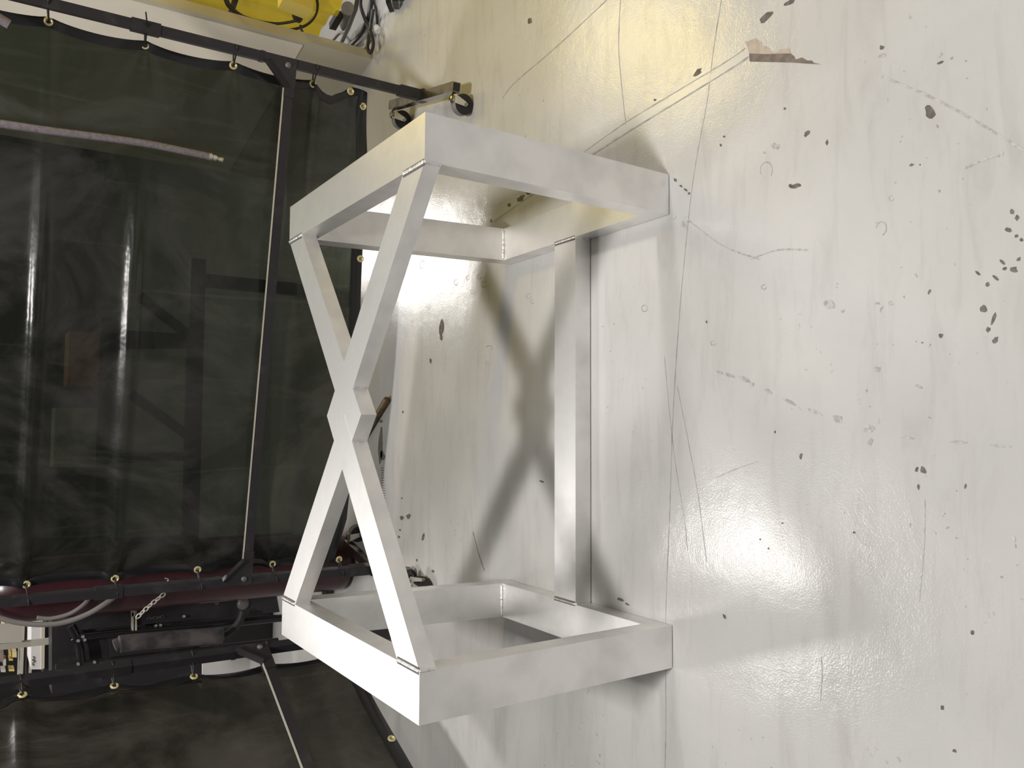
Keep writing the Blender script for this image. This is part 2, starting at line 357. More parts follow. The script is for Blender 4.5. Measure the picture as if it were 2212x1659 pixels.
# ------------------------------------------------------------------ the aluminium table base
LX, DY, H, T, W = 0.60767, 0.36720, 0.68222, 0.0518, 0.1016
def warp(x, y, z):                         # the welded frame is a little out of square
    s = (y+DY)/(2*DY); k = z/H; g = max(-1, min(1, x/LX))
    return Vector((x-g*(.01945*k*s+.00389*s-.01336*k), y+.05917*s*k, z+.02315*s*k))
def wprism(A, B):
    return prism(BM(), [warp(*p) for p in A], [warp(*p) for p in B])
tb = thing('table_base', (0, 0, 0.0), 'bare sanded aluminium table base with two box frames and crossed top braces', 'table')
for sgn in (1, -1):
    xa, xb = sgn*(LX-W), sgn*LX
    def member(name, q):
        o = obj(name, wprism([(xa, y, z) for y, z in q], [(xb, y, z) for y, z in q]), ALU, tb, bevel=.0016); return o
    member('leg', [(-DY, 0), (-DY+T, T), (-DY+T, H-T), (-DY, H)])
    member('leg', [(DY, 0), (DY-T, T), (DY-T, H-T), (DY, H)])
    member('top_rail', [(-DY, H), (-DY+T, H-T), (DY-T, H-T), (DY, H)])
    member('bottom_rail', [(-DY, 0), (-DY+T, T), (DY-T, T), (DY, 0)])
HX = .038                                   # brace tube height
xe = LX-W
for s in (1, -1):                           # two shallow chevrons crossing each other
    e0, e1 = -s*.367, -s*.277; a0, a1 = -s*.006, s*.0945
    for g in (1, -1):
        q = [(g*xe, e0), (g*xe, e1), (0, a1), (0, a0)]
        dz = 0 if s == 1 else -.0003
        obj('brace_arm', wprism([(x, y, H-.0004+dz) for x, y in q], [(x, y, H-HX+dz) for x, y in q]), ALU, tb, bevel=.0028)
obj('stretcher', wprism([(-xe, -.051, .0504), (xe, -.051, .0504), (xe, .046, .0504), (-xe, .046, .0504)],
                        [(-xe, -.051, .001), (xe, -.051, .001), (xe, .046, .001), (-xe, .046, .001)]), ALU, tb, bevel=.004)
def bead(a, b, r, m=WELD, n=None):          # rippled weld bead between two points in table space
    a, b = Vector(a), Vector(b); n = n or max(5, int((b-a).length/.0035)); P = []; R = []
    for i in range(n*2+1):
        p = a.lerp(b, i/(n*2)); P.append(warp(*p)); R.append(r*(1.0 if i % 2 else .78)*random.uniform(.9, 1.1))
    R[0] *= .5; R[-1] *= .5
    obj('weld_bead', tube(BM(), P, R, 8), m, tb, smooth=True)
for g in (1, -1):
    x = g*(xe-.001)
    for s in (1, -1):
        y0, y1 = -s*.366, -s*.278
        bead((x, y0, H-.001), (x, y1, H-.001), .0052)
        bead((x-g*.0058, y0, H), (x-g*.0058, y1, H), .0018, WELDLINE); bead((x+g*.0058, y0, H), (x+g*.0058, y1, H), .0014, WELDLINE)
        bead((x, y0, H), (x, y0, H-HX), .0036)
        bead((x, y0 if s == -1 else y1, H-HX), (x, y1 if s == -1 else y0, H-HX), .0030)
        # inside corner of the frame
        bead((g*(LX-W+.004), s*(DY-T-.001), T+.001), (g*(LX-.004), s*(DY-T-.001), T+.001), .0062)
    bead((x, -.050, .051), (x, .045, .051), .0042); bead((x-g*.005, -.050, .0508), (x-g*.005, .045, .0508), .0016, WELDLINE); bead((x+g*.004, -.050, .0525), (x+g*.004, .045, .0525), .0012, WELDLINE)
    bead((x, -.0515, .050), (x, -.0515, .003), .003)
    # where the chevrons cross, on the near and far side walls
    bead((g*.0671, -.0480, H-.003), (g*.0671, -.0480, H-HX+.002), .0062)
    bead((g*.0671, .0480, H-.003), (g*.0671, .0480, H-HX+.002), .0062)

# ------------------------------------------------------------------ welding screens: frames
RP, LP = Vector((1.220, .876, 0)), Vector((-.585, 1.278, 0))
E1 = (LP-RP).normalized(); W1 = (LP-RP).length; N1 = Vector((E1.y, -E1.x, 0))       # N1 points to the far side
if N1.y < 0: N1 = -N1
R2, E2 = Vector((-.790, 1.060, 0)), Vector((-.46, -.89, 0)).normalized(); N2 = Vector((E2.y, -E2.x, 0))
if N2.x > 0: N2 = -N2
ZR = .572
UP = Vector((0, 0, 1))
def post_part(name, root, p, e, n, z0, z1, wd=.030, m=BLK):
    return obj(name, beam(BM(), p+UP*z0, p+UP*z1, wd, wd, n), m, root, bevel=.003)
def gusset(root, p, e, sgn, n):             # triangular corner plate and bolt between post and rail; sgn: along rail
    bm = BM(); nn = -n*.019; d = e*sgn
    tri = [p+UP*(ZR+.095)+d*.006, p+UP*(ZR+.020)+d*.085, p+UP*(ZR-.018)+d*.085, p+UP*(ZR-.018)+d*-.012, p+UP*(ZR+.095)+d*-.012]
    prism(bm, [q+nn for q in tri], [q+nn*.55 for q in tri]); obj('gusset_plate', bm, BLK, root, bevel=.001)
    for q0, q1 in (((.092, .010), (.018, .086)),):
        obj('gusset_flange', beam(BM(), p+UP*(ZR+q0[0])+d*q0[1]-n*.020, p+UP*(ZR+q1[0])+d*q1[1]-n*.020, .003, .026, n), BLK, root)
    obj('bolt', lathe(BM(), p+UP*(ZR+.012)+d*.012-n*.019, -n, [(0, .010), (.004, .010), (.007, .007), (.008, .0)], 14), DULL, root, smooth='auto')
def caster(root, c, fork_dir, axle, foot_pt):
    c = Vector(c); a = Vector(axle).normalized(); rw = c.z
    cs = obj('caster', lathe(BM(), c-a*.015, a, [(0, rw*.70), (.001, rw*.93), (.004, rw), (.026, rw), (.029, rw*.93), (.030, rw*.70)], 26), TREAD, root, smooth='auto')
    for s in (-1, 1):
        obj('wheel_face', lathe(BM(), c+a*(.0152*s), a*s, [(0, rw*.96), (.0015, rw*.90), (.0015, rw*.30), (.003, rw*.28), (.003, 0)], 26), RUB, cs, smooth='auto')
        top = c+UP*(rw*.95)+Vector(fork_dir)*.012+a*(.0205*s); b0 = c-UP*.004+a*(.0205*s); d = Vector(fork_dir)
        pl_ = [top-d*.016, top+d*.014, b0+d*.009, b0-UP*.006, b0-d*.008]
        obj('fork', prism(BM(), pl_, [q+a*(.002*s) for q in pl_]), ZINC, cs, bevel=.0004)
        obj('axle_nut', lathe(BM(), b0+a*(.002*s), a*s, [(0, .006), (.004, .006), (.004, 0)], 6), CHROME, cs)
    st = c+UP*(rw*.95+.002)+Vector(fork_dir)*.012
    obj('fork_crown', beam(BM(), st-a*.022, st+a*.022, .030, .004, UP), ZINC, cs, bevel=.001)
    obj('stem', tube(BM(), [st, st+UP*.008, Vector(foot_pt)], .006, 10), CHROME, cs, smooth='auto')
    obj('bearing', lathe(BM(), st+UP*.002, UP, [(0, .013), (.004, .015), (.008, .013), (.010, .008)], 16), CHROME, cs, smooth='auto')
    return cs
def screen(label, p0, e, n, width, z_top, foot, foot2):
    root = thing('screen_frame', p0, label, 'screen frame', 'rolling welding screen frames')
    p1 = p0+e*width
    for p, sgn, ft in ((p0, 1, foot), (p1, -1, foot2)):
        post_part('post', root, p, e, n, .072, z_top)
        post_part('sleeve', root, p, e, n, .075, .165, .038)
        post_part('sleeve', root, p, e, n, ZR+.09, ZR+.105, .0335); post_part('sleeve', root, p, e, n, .99, 1.075, .037)
        gusset(root, p, e, sgn, n)
        a, b, wo = ft
        fo = obj('foot', beam(BM(), a, b, .034, .030, UP), CHROME, root, bevel=.003)
        for q, t in ((a, a-b), (b, b-a)):
            obj('end_cap', beam(BM(), q, q+t.normalized()*.003, .028, .024, UP), BLKGLOSS, fo)
            cc = q - t.normalized()*.018 + wo; cc.z = .037
            caster(root, cc, -wo.normalized(), (a-b).normalized(), q - t.normalized()*.018 - UP*.012)
        obj('post_socket', beam(BM(), p+UP*.055-n*0, p+UP*.080, .046, .046, n), BLK, root, bevel=.003)
    obj('rail', beam(BM(), p0+e*.017+UP*ZR-n*.002, p1-e*.017+UP*ZR-n*.002, .026, .030, UP), BLK, root, bevel=.003)
    for d0, d1 in ((.02, .115), (width-.115, width-.02)):
        obj('rail_sleeve', beam(BM(), p0+e*d0+UP*ZR-n*.002, p0+e*d1+UP*ZR-n*.002, .032, .036, UP), BLK, root, bevel=.002)
    # painted highlight: pale strip imitating light on the top of the black rail
    obj('rail_top_highlight', beam(BM(), p0+e*.03+UP*(ZR+.0185)-n*.010, p1-e*.03+UP*(ZR+.0185)-n*.010, .010, .003, UP), BEIGE, root)
    return root
f1a, f1b = Vector((1.158, .605, .072)), Vector((1.268, 1.135, .072))
f2a, f2b = LP+Vector((-.055, -.255, .072)), LP+Vector((.07, .262, .072))
screen('black tube screen frame on chrome casters, the wide one behind the table', RP, E1, N1, W1, 1.62,
       (f1a, f1b, Vector((-.052, .004, 0))), (f2a, f2b, Vector((.050, -.012, 0))))
W2 = 1.80
P2b = R2+E2*W2
dd = N2*.26
screen('black tube screen frame angled towards the camera at the edge of the picture', R2, E2, N2, W2, 1.62,
       (R2-dd+UP*.072, R2+dd+UP*.072, E2*.05), (P2b-dd+UP*.072, P2b+dd+UP*.072, E2*-.05))

# ------------------------------------------------------------------ welding curtains
def s1(x, y):
    q = pl(x, y, N1, RP); return (q-RP).dot(E1), q.z
gR = [s1(*q) for q in ((106,50),(318,97),(510,140),(683,177))]
gL = [s1(*q) for q in ((57,1277),(249,1262),(431,1244),(593,1231),(736,1220))]
def scallop(z, gz, amp):                    # 0 at grommets, sagging inwards between
    gz = sorted(gz)
    if z <= gz[0] or z >= gz[-1]: 
        e = gz[0] if z <= gz[0] else gz[-1]; return amp*min(1, abs(z-e)/.14)
    for a, b in zip(gz, gz[1:]):
        if a <= z <= b: return amp*math.sin(math.pi*(z-a)/(b-a))**.7
def crease(z, z0, w_, h): return h*math.exp(-((z-z0)/w_)**2)
def curtain_mesh(p, e, n, width, z_top, zb, edge_r, edge_l, folds, off, nu=96, nv=110, flare=None):
    bm = BM(); grid = []
    for j in range(nv+1):
        row = []
        for i in range(nu+1):
            u = i/nu; zlo = zb(u)
            z = zlo+(z_top-zlo)*j/nv
            a, b = edge_r(z), width-edge_l(z)
            s = a+(b-a)*u
            d = off+folds(s, z)
            if flare: s, d, z = flare(u, s, d, z)
            row.append(bm.verts.new(p+e*s+n*d+UP*z))
        grid.append(row)
    for j in range(nv):
        for i in range(nu): bm.faces.new((grid[j][i], grid[j][i+1], grid[j+1][i+1], grid[j+1][i]))
    return bm
zR = [z for s, z in gR]; zL = [z for s, z in gL]
def er1(z):
    if z < .34: return .022+.10*(.34-z)
    return .030+scallop(z, zR+[1.56, .34], .040 if z < .47 else .016)-(.008 if z < .40 else 0)
def el1(z): return .026+scallop(z, zL+[1.55], .016)
def folds1(s, z):
    d = 0
    d += crease(z, 1.288, .018, -.020)*min(1, max(.25, (s-.35)/.35))
    d += crease(z, 1.018, .022, -.022)*min(1, max(.1, (s-.45)/.25))
    d += crease(z, .457, .012, -.012)*max(0, 1-s/.55)
    d += crease(z, .30, .020, -.014)*max(0, 1-s/1.3)
    d += .010*math.sin(3.1*s+1.2*z)+.006*math.sin(9*s+4*z+.7)*math.sin(3.3*z+.4)
    d += .004*math.sin(21*s-6*z)*math.exp(-((s-.1)/.25)**2)
    for gs, gz in ((.03, .74), (.03, 1.02), (1.80, .737), (1.80, 1.01), (1.8, .466)):   # tension pleats radiating from grommets
        r = math.hypot((s-gs), (z-gz)*1.0)+1e-3; th = math.atan2(z-gz, abs(s-gs)+1e-3)
        d += .004*math.sin(7*th)*math.exp(-((r-.08)/.11)**2)
    return d
def zb1(u): return .232-.04*u+.012*math.sin(6*u+.5)+.035*max(0, 1-u/.18)+(.035*max(0, (u-.9)/.1) if u > .9 else 0)
C1 = thing('welding_curtain', (RP+LP)/2+UP*.2, 'dark green see-through vinyl welding curtain tied inside the wide screen frame', 'curtain', 'dark vinyl welding curtains')
obj('curtain_sheet', curtain_mesh(RP, E1, N1, W1, 1.58, zb1, er1, el1, folds1, .034), CURT, C1, smooth=True)
def hem(root, p, e, n, width, zb, edge_r, edge_l, folds, off, z_top, m=HEM, wd=.045):
    # doubled hem along the bottom edge and up both sides
    bm = BM(); prev = None
    for i in range(81):
        u = i/80; zz = zb(u); a, b = edge_r(zz), width-edge_l(zz); s = a+(b-a)*u
        r = []
        for k in range(4):
            z = zz-.002+wd*k/3; d = off+folds(s, z)-.003-(.004 if k in (1, 2) else 0)
            r.append(bm.verts.new(p+e*s+n*d+UP*z))
        if prev:
            for k in range(3): bm.faces.new((prev[k], r[k], r[k+1], prev[k+1]))
        prev = r
    obj('bottom_hem', bm, m, root, smooth=True)
    for side in (0, 1):
        bm = BM(); prev = None
        for j in range(71):
            z0 = zb(float(side)); z = z0+(z_top-z0)*j/70; r = []
            for k in range(3):
                s = edge_r(z)-.002+.03*k/2 if side == 0 else width-edge_l(z)+.002-.03*k/2
                d = off+folds(s, z)-.0025-(.003 if k == 1 else 0)
                r.append(bm.verts.new(p+e*s+n*d+UP*z))
            if prev:
                for k in range(2): bm.faces.new((prev[k], r[k], r[k+1], prev[k+1]))
            prev = r
        obj('side_hem', bm, m, root, smooth=True)
hem(C1, RP, E1, N1, W1, zb1, er1, el1, folds1, .034, 1.58)
def grommet(root, c, n):
    g = obj('grommet', lathe(BM(), c, -n, [(0, .0065), (.0025, .0065), (.0042, .009), (.0030, .0125), (0, .0135)], 20), BRASS, root, smooth='auto')
    return g
def ziptie(root, g, post, e, n, tail=0.0):
    mid = (g+post)/2; bm = BM()
    P = smoothpath([g-n*.006, post-n*.019+e*0, post-(g-post).normalized()*.019, post+n*.019, g+n*.004, g-n*.006], 4)
    tube(bm, P, .0026, 6); o = obj('zip_tie', bm, TIE, root, smooth=True)
    if tail:
        d = (post-g).normalized(); obj('tie_tail', beam(BM(), post-n*.021, post-n*.024+d*tail+UP*.008, .004, .0015, n), TIE, o)
for k, (s, z) in enumerate(gR):
    c = RP+E1*.044+UP*z+N1*(.034+folds1(.044, z)-.004); grommet(C1, c, N1); ziptie(C1, c+E1*-.004, RP+UP*(z+.006), E1, N1, .05 if k == 1 else .0)
for k, (s, z) in enumerate(gL):
    c = RP+E1*(W1-.041)+UP*z+N1*(.034+folds1(W1-.041, z)-.004); grommet(C1, c, N1); ziptie(C1, c+E1*.004, LP+UP*(z-.006), E1, N1)
for s, z in (s1(765, 191), s1(790, 228), s1(787, 560)):
    s = max(s, er1(z)+.016); c = RP+E1*s+UP*z+N1*(.034+folds1(s, z)-.008); grommet(C1, c, N1)

def folds2(s, z):
    d = .012*math.sin(2.6*s+1.4*z+.4)+.008*math.sin(7*s+3*z)
    d += crease(z, 1.02, .02, -.014)*min(1, s)+crease(z, 1.30, .02, -.014)
    for gs, gz in ((.03, .797), (.03, 1.04), (.03, 1.29)):
        r = math.hypot(s-gs, z-gz)+1e-3; th = math.atan2(z-gz, abs(s-gs)+1e-3); d += .004*math.sin(7*th)*math.exp(-((r-.08)/.11)**2)
    return d
z2 = [.55, .797, 1.038, 1.289]
def er2(z): return .020+scallop(z, z2+[1.55, .30], .020)+(.05 if z < .56 and z > .53 else 0)*0
def el2(z): return .03+scallop(z, [.3, .6, .9, 1.2, 1.5], .018)
def zb2(u): return .245-.03*u+.01*math.sin(7*u)
C2 = thing('welding_curtain', R2+E2*.9+UP*.2, 'dark olive vinyl welding curtain tied inside the angled screen frame', 'curtain', 'dark vinyl welding curtains')
obj('curtain_sheet', curtain_mesh(R2, E2, N2, W2, 1.58, zb2, er2, el2, folds2, .034, 80, 80), CURT2, C2, smooth=True)
hem(C2, R2, E2, N2, W2, zb2, er2, el2, folds2, .034, 1.58)
for z in z2:
    c = R2+E2*.036+UP*z+N2*(.034+folds2(.036, z)-.004); grommet(C2, c, N2); ziptie(C2, c-E2*.004, R2+UP*(z+.006), E2, N2)
for s in (.16, .47, .78, 1.1):
    grommet(C2, R2+E2*s+UP*(zb2(s/W2)+.018)+N2*(.030+folds2(s, .26)-.006), N2)

# air hose hanging in front of the wide curtain
h0 = [pl(x, y, N1, RP-N1*.07) for x, y in ((-150, 246), (0, 267), (110, 283), (230, 298), (320, 311), (400, 327), (452, 338))]
hz = thing('air_hose', h0[-1], 'mauve grey air hose with metal tip hanging before the dark curtain', 'hose')
obj('hose_body', tube(BM(), smoothpath(h0, 5), .0115, 12), HOSE, hz, smooth='auto')
he = h0[-1]; hd = (pl(482, 346, N1, RP-N1*.07)-he)
obj('hose_clamp', lathe(BM(), he-hd*.05, hd, [(0, .0125), (.010, .0128), (.010, .0)], 14), ZINC, hz, smooth='auto')
obj('nozzle', lathe(BM(), he, hd, [(0, .009), (.010, .009), (.011, .0105), (.022, .0105), (.023, .007), (.034, .007), (.036, .0085), (.043, .0085), (.044, 0)], 14), ZINC, hz, smooth='auto')
q0 = [pl(x, y, N1, RP-N1*.05) for x, y in ((-60, 8), (-10, 35), (20, 53))]
obj_h = obj('hose_end', tube(BM(), smoothpath(q0, 4), .014, 12), HOSE, None, smooth='auto')
tag(obj_h, 'pale grey hose end poking in at the topmost corner of the wide curtain', 'hose')

# ------------------------------------------------------------------ right background: cream panel, yellow curtain, cables
BE = Vector((-.2, .98, 0)).normalized(); B0 = Vector((1.618, 1.505, 0)); BN = Vector((.98, .2, 0)).normalized()
pn = thing('partition_panel', B0, 'tall cream painted panel with a white sheet, standing behind the frame post', 'panel')
bm = BM(); box(bm, B0+BE*.62+BN*.022+UP*1.0, 1.24, .044, 2.0, BE); obj('panel_body', bm, CREAM, pn, bevel=.008)
bm = BM(); box(bm, B0+BE*.63-BN*.002+UP*1.155, 1.21, .004, 1.69, BE); obj('white_sheet', bm, WHITEP, pn)
qa, qb = pl(345, 66, BN, B0), pl(402, 74, BN, B0)
bm = BM(); box(bm, (qa+qb)/2-BN*.0048, .05, .0016, abs(qa.z-qb.z), BE); obj('sticker', bm, GREYL, pn)
Y0 = Vector((1.74, 1.72, 0)); YE = Vector((.17, -1.0, 0)).normalized(); YN = Vector((1, .17, 0)).normalized()
def yfold(s, z): return .028*math.sin(17*s)+.012*math.sin(41*s+1.5*z)
def yzb(u): return .175+.01*math.sin(9*u)
bm = BM(); G = []
for j in range(31):
    row = []
    for i in range(161):
        s = 1.75*i/160; z = yzb(i/160)+(2.15-yzb(i/160))*j/30
        row.append(bm.verts.new(Y0+YE*s+YN*yfold(s, z)+UP*z))
    G.append(row)
for j in range(30):
    for i in range(160): bm.faces.new((G[j][i], G[j][i+1], G[j+1][i+1], G[j+1][i]))
yc = thing('yellow_curtain', Y0+UP*.175, 'yellow translucent welding curtain hanging in folds beyond the cream panel', 'curtain')
obj('curtain_sheet', bm, YEL, yc, smooth=True)
bm = BM(); cyl(bm, Y0-YE*.05+UP*2.19, Y0+YE*1.8+UP*2.19, .016); obj('curtain_rod', bm, BLK, yc, smooth='auto')
for k in range(7):
    s = .06+k*.27; obj('hook', ring(BM(), Y0+YE*s+YN*yfold(s, 2.1)+UP*2.17, YE, .026, .002), ZINC, yc)

def ywall(x, y, off): return pl(x, y, YN, Y0-YN*off)
def cable(label, pts, r, m, name='power_cable', grp=None):
    o = obj(name, tube(BM(), smoothpath(pts, 6), r, 8), m, None, smooth='auto'); tag(o, label, 'cable', grp); return o
cable('black power cable looping across the yellow curtain into the plug', [ywall(x, y, .085) for x, y in ((480, -25), (486, 0), (495, 16), (520, 33), (560, 46), (600, 51), (640, 45))], .006, CABLE)
cable('black power cable hanging in the lower loop on the yellow curtain', [ywall(x, y, .05) for x, y in ((487, -20), (497, 12), (530, 38), (580, 58), (625, 64), (660, 55), (680, 35), (686, 10), (680, -20))], .006, CABLE)
bx = thing('outlet_box', ywall(640, 18, .09), 'dull yellow outlet box hanging on the yellow curtain with a black plug', 'outlet box')
cbx = ywall(638, 8, .09); obj('box_body', box(BM(), cbx, .075, .05, .13, YE, None, (UP+YE*.16)), YBOX, bx, bevel=.006)
pa, pb = ywall(642, 33, .09), ywall(649, 56, .09)
obj('plug', lathe(BM(), pa, pb-pa, [(0, .022), (.018, .021), (.030, .015), (.042, .008)], 14), RUB, bx, smooth='auto')
obj('plug_cord', tube(BM(), smoothpath([pb, ywall(652, 66, .08), ywall(658, 78, .06), ywall(668, 88, .04)], 5), .006, 8), CABLE, bx, smooth=True)
st = obj('hanging_strap', beam(BM(), ywall(512, -12, .02), ywall(493, 46, .02), .024, .003, YN), plain('dark_strap', (.05, .045, .06), .6), None); tag(st, 'dark flat strap hanging against the yellow curtain', 'strap')
cg = 'cables on the floor beyond the yellow curtain'
bar = obj('steel_bar', beam(BM(), fl(742, 60, .02)+UP*.0, fl(790, -60, .16), .018, .018), BLK, None); 
bar2 = [fl(735, 98, .02), fl(752, 62, .12), fl(768, 20, .2), fl(776, -20, .26)]
bpy.data.objects.remove(bar)
bar = obj('steel_bar', tube(BM(), bar2, .009, 8), BLK, None, smooth='auto'); tag(bar, 'thin dark steel bar leaning behind the yellow curtain above the cables', 'bar')
bk = obj('grip_handle', beam(BM(), ywall(718, 58, -.03), ywall(734, 30, -.03), .03, .03), RUB, None, bevel=.006); tag(bk, 'black rubber grip just below the yellow curtain hem', 'handle')
sl = obj('grey_sleeve', tube(BM(), [fl(752, 18, .12), fl(748, 34, .09), fl(742, 52, .06), fl(741, 64, .05)], [.03, .027, .02, .008], 12), GHOSE, None, smooth='auto'); tag(sl, 'tapered grey torch sleeve lying beyond the yellow curtain', 'torch')
cable('thick black cable curving down to the cream panel foot', [fl(x, y, .022) for x, y in ((738, 108), (755, 98), (778, 75), (793, 45), (800, 20), (803, -20))], .010, CABLE)
cable('black cable crossing over the thick cable near the floor plug', [fl(x, y, .044) for x, y in ((783, -20), (779, 10), (790, 45), (803, 75), (806, 98), (800, 114), (794, 100), (800, 60), (806, 20))], .008, CABLE)
cable('thin black cable running to the white plug on the floor', [fl(x, y, .01) for x, y in ((798, -10), (808, 8), (813, 30), (815, 58))], .005, CABLE)
cable('grey cable crossing behind the yellow curtain hem', [fl(x, y, .006) for x, y in ((708, 98), (722, 82), (735, 70), (748, 80), (762, 98), (778, 108), (792, 98), (806, 75))], .005, GCABLE)
wp = thing('floor_plug', fl(815, 64), 'white plastic plug lying on the floor beside the cables', 'plug')
pc = fl(812, 60, .014); obj('plug_body', lathe(BM(), pc, fl(822, 72, .012)-pc, [(0, .010), (.006, .017), (.030, .017), (.036, .011)], 14), WHPL, wp, smooth='auto')
for s in (-1, 1): obj('prong', beam(BM(), fl(821, 71+s*2, .012), fl(826, 76+s*2, .012), .003, .006), ZINC, wp)
bt = thing('black_foot_bracket', fl(856, 10), 'black steel foot bracket standing on the floor at the picture edge', 'bracket')
for a, b, wd in (((838, 0), (846, 20), .03), ((852, -4), (856, 14), .024), ((868, -14), (846, -6), .02)):
    obj('bracket_bar', beam(BM(), fl(a[0], a[1], .05), fl(b[0], b[1], .015), wd, .02), BLKGLOSS, bt, bevel=.002)

# ------------------------------------------------------------------ the gap between the screens: cylinder cart and shelves
GY = 1.72
def gp(x, y, Y=GY): return pl(x, y, (0, 1, 0), (0, Y, 0))
cy = thing('gas_cylinder', Vector((-.613, GY, .004)), 'tall maroon gas cylinder standing behind the frame post', 'gas cylinder')
obj('cylinder_body', lathe(BM(), Vector((-.613, GY, .004)), UP, [(0, .085), (.004, .105), (.025, .122), (.06, .127), (1.26, .127), (1.32, .118), (1.37, .09), (1.395, .05), (1.41, .036)], 40), MAROON, cy, smooth='auto')
obj('neck_ring', lathe(BM(), Vector((-.613, GY, 1.41)), UP, [(0, .04), (.03, .04), (.03, .028), (.06, .026)], 24), ZINC, cy, smooth='auto')
obj('valve', lathe(BM(), Vector((-.613, GY, 1.46)), UP, [(0, .018), (.06, .018), (.07, .03), (.09, .03), (.09, 0)], 16), BRASS, cy, smooth='auto')
ct = thing('cylinder_cart', Vector((-.78, GY+.19, 0)), 'black steel cylinder cart standing beside the maroon cylinder', 'cart')
Yc = GY+.19
def gpc(x, y): return gp(x, y, Yc)
obj('back_plate', prism(BM(), [gpc(x, y) for x, y in ((150, 1318), (598, 1288), (604, 1322), (165, 1362))], [gpc(x, y)+Vector((0, .02, 0)) for x, y in ((150, 1318), (598, 1288), (604, 1322), (165, 1362))]), BLK, ct)
obj('side_tube', tube(BM(), [gpc(158, 1388), gpc(175, 1376), gpc(220, 1371), gpc(340, 1360), gpc(620, 1334), gpc(800, 1318)], .017, 12), BLKGLOSS, ct, smooth='auto')
obj('cross_tube', tube(BM(), [gpc(152, 1352), gpc(162, 1370), gpc(172, 1400), gpc(176, 1440)], .016, 12), BLKGLOSS, ct, smooth='auto')
obj('side_tube', tube(BM(), [gpc(120, 1442), gpc(300, 1420), gpc(600, 1384)], .014, 12), BLK, ct, smooth='auto')
obj('tray', prism(BM(), [gpc(x, y) for x, y in ((235, 1368), (430, 1352), (440, 1405), (240, 1428))], [gpc(x, y)+Vector((0, .25, 0)) for x, y in ((235, 1368), (430, 1352), (440, 1405), (240, 1428))]), BLK, ct)
tq = [gp(x, y, Yc+.06) for x, y in ((112, 1340), (436, 1335), (436, 1475), (112, 1500))]
obj('dark_filler', prism(BM(), tq, [p+Vector((0, .16, 0)) for p in tq]), BLK, ct)  # black box added to cover bright floor and keep the gap dark
obj('hub_cap', lathe(BM(), gpc(525, 1304)-Vector((0, .002, 0)), (0, -1, 0), [(0, .028), (.006, .026), (.012, .018), (.013, 0)], 24), plain('grey_hub', (.13, .125, .12), .4), ct, smooth='auto')
obj('hub_cap', lathe(BM(), gpc(468, 1301)-Vector((0, .002, 0)), (0, -1, 0), [(0, .012), (.004, .011), (.005, 0)], 16), plain('grey_bolt', (.08, .08, .085), .4), ct, smooth='auto')
obj('base_frame', beam(BM(), Vector((-.95, Yc-.02, .02)), Vector((-.45, Yc-.02, .02)), .05, .04, UP), BLK, ct)
obj('base_leg', beam(BM(), gpc(752, 1300), gpc(620, 1312), .02, .02), BLK, ct)
br = [gpc(286, 1318), gpc(293, 1318)]
for x0, x1 in ((283, 287), (290, 294)):
    obj('fork_bracket', prism(BM(), [gpc(x, y)-Vector((0, .02, 0)) for x, y in ((x0, 1322), (x1, 1321), (x1, 1360), (x0, 1360))], [gpc(x, y) for x, y in ((x0, 1322), (x1, 1321), (x1, 1360), (x0, 1360))]), BEIGE, ct)
obj('fork_bracket', prism(BM(), [gpc(x, y)-Vector((0, .02, 0)) for x, y in ((281, 1317), (293, 1316), (294, 1330), (283, 1330))], [gpc(x, y) for x, y in ((281, 1317), (293, 1316), (294, 1330), (283, 1330))]), BEIGE, ct)
for q in ((395, 1330), (335, 1350), (345, 1349), (168, 1382), (178, 1373), (182, 1380), (312, 1382), (360, 1370), (168, 1432), (203, 1428)):
    obj('screw_head', lathe(BM(), gpc(*q)-Vector((0, .018, 0)), (0, -1, 0), [(0, .007), (.003, .006), (.004, 0)], 10), ZINC, ct, smooth='auto')
gl = obj('canister', tube(BM(), smoothpath([gp(246, 1396, 1.80), gp(256, 1392, 1.80), gp(275, 1389, 1.80), (gp(330, 1384, 1.80)), gp(430, 1376, 1.80), gp(480, 1372, 1.80)], 4), [.012]+[.026]*4+[.034]*16, 16), mat('grey_cloth_wrap', (.10, .085, .085), .8, 0, noise=(12, (.03, .028, .03), .4, .6)), None, smooth='auto')
tag(gl, 'black and grey wrapped torch bundle hanging on the cylinder cart', 'torch bundle')
def chain(label, a, b, n, sag, r, m):
    root = thing('chain', a, label, 'chain', 'chains on the cylinder cart'); 
    P = [a.lerp(b, (i+.5)/n)+UP*(-sag*math.sin(math.pi*(i+.5)/n)) for i in range(n)]
    L_ = (b-a).length/n
    for i in range(n):
        d = (P[min(i+1, n-1)]-P[max(i-1, 0)]).normalized(); u, v = frame_of(d)
        u = d.cross(Vector((0, 1, 0))).normalized(); v = d.cross(u).normalized()
        u = u if i % 2 == 0 else (u*.45+v).normalized()
        pts = []
        for k in range(14):
            t = 2*math.pi*k/14; pts.append(P[i]+d*(math.cos(t)*L_*.62)+u*(math.sin(t)*L_*.36))
        obj('link', tube(BM(), pts, r, 6, True), m, root, smooth=True)
chain('bright steel safety chain slanting before the cylinder cart plate', gp(356, 1282, 1.575), gp(296, 1334, 1.575), 7, -.004, .0026, plain('steel_link', (.52, .49, .44), .35))
chain('dull chain end lying flat against the cart plate', gp(354, 1332, 1.902), gp(318, 1336, 1.902), 5, 0, .0018, plain('dull_link', (.10, .095, .085), .5))
hk = obj('snap_hook', tube(BM(), smoothpath([gp(356, 1249, 1.57), gp(361, 1250, 1.57), gp(364, 1253, 1.57), gp(361, 1256, 1.57), gp(357, 1257, 1.57)], 4), .0022, 6), ZINC, None, smooth=True); tag(hk, 'small bright snap hook hanging before the maroon cylinder', 'hook')
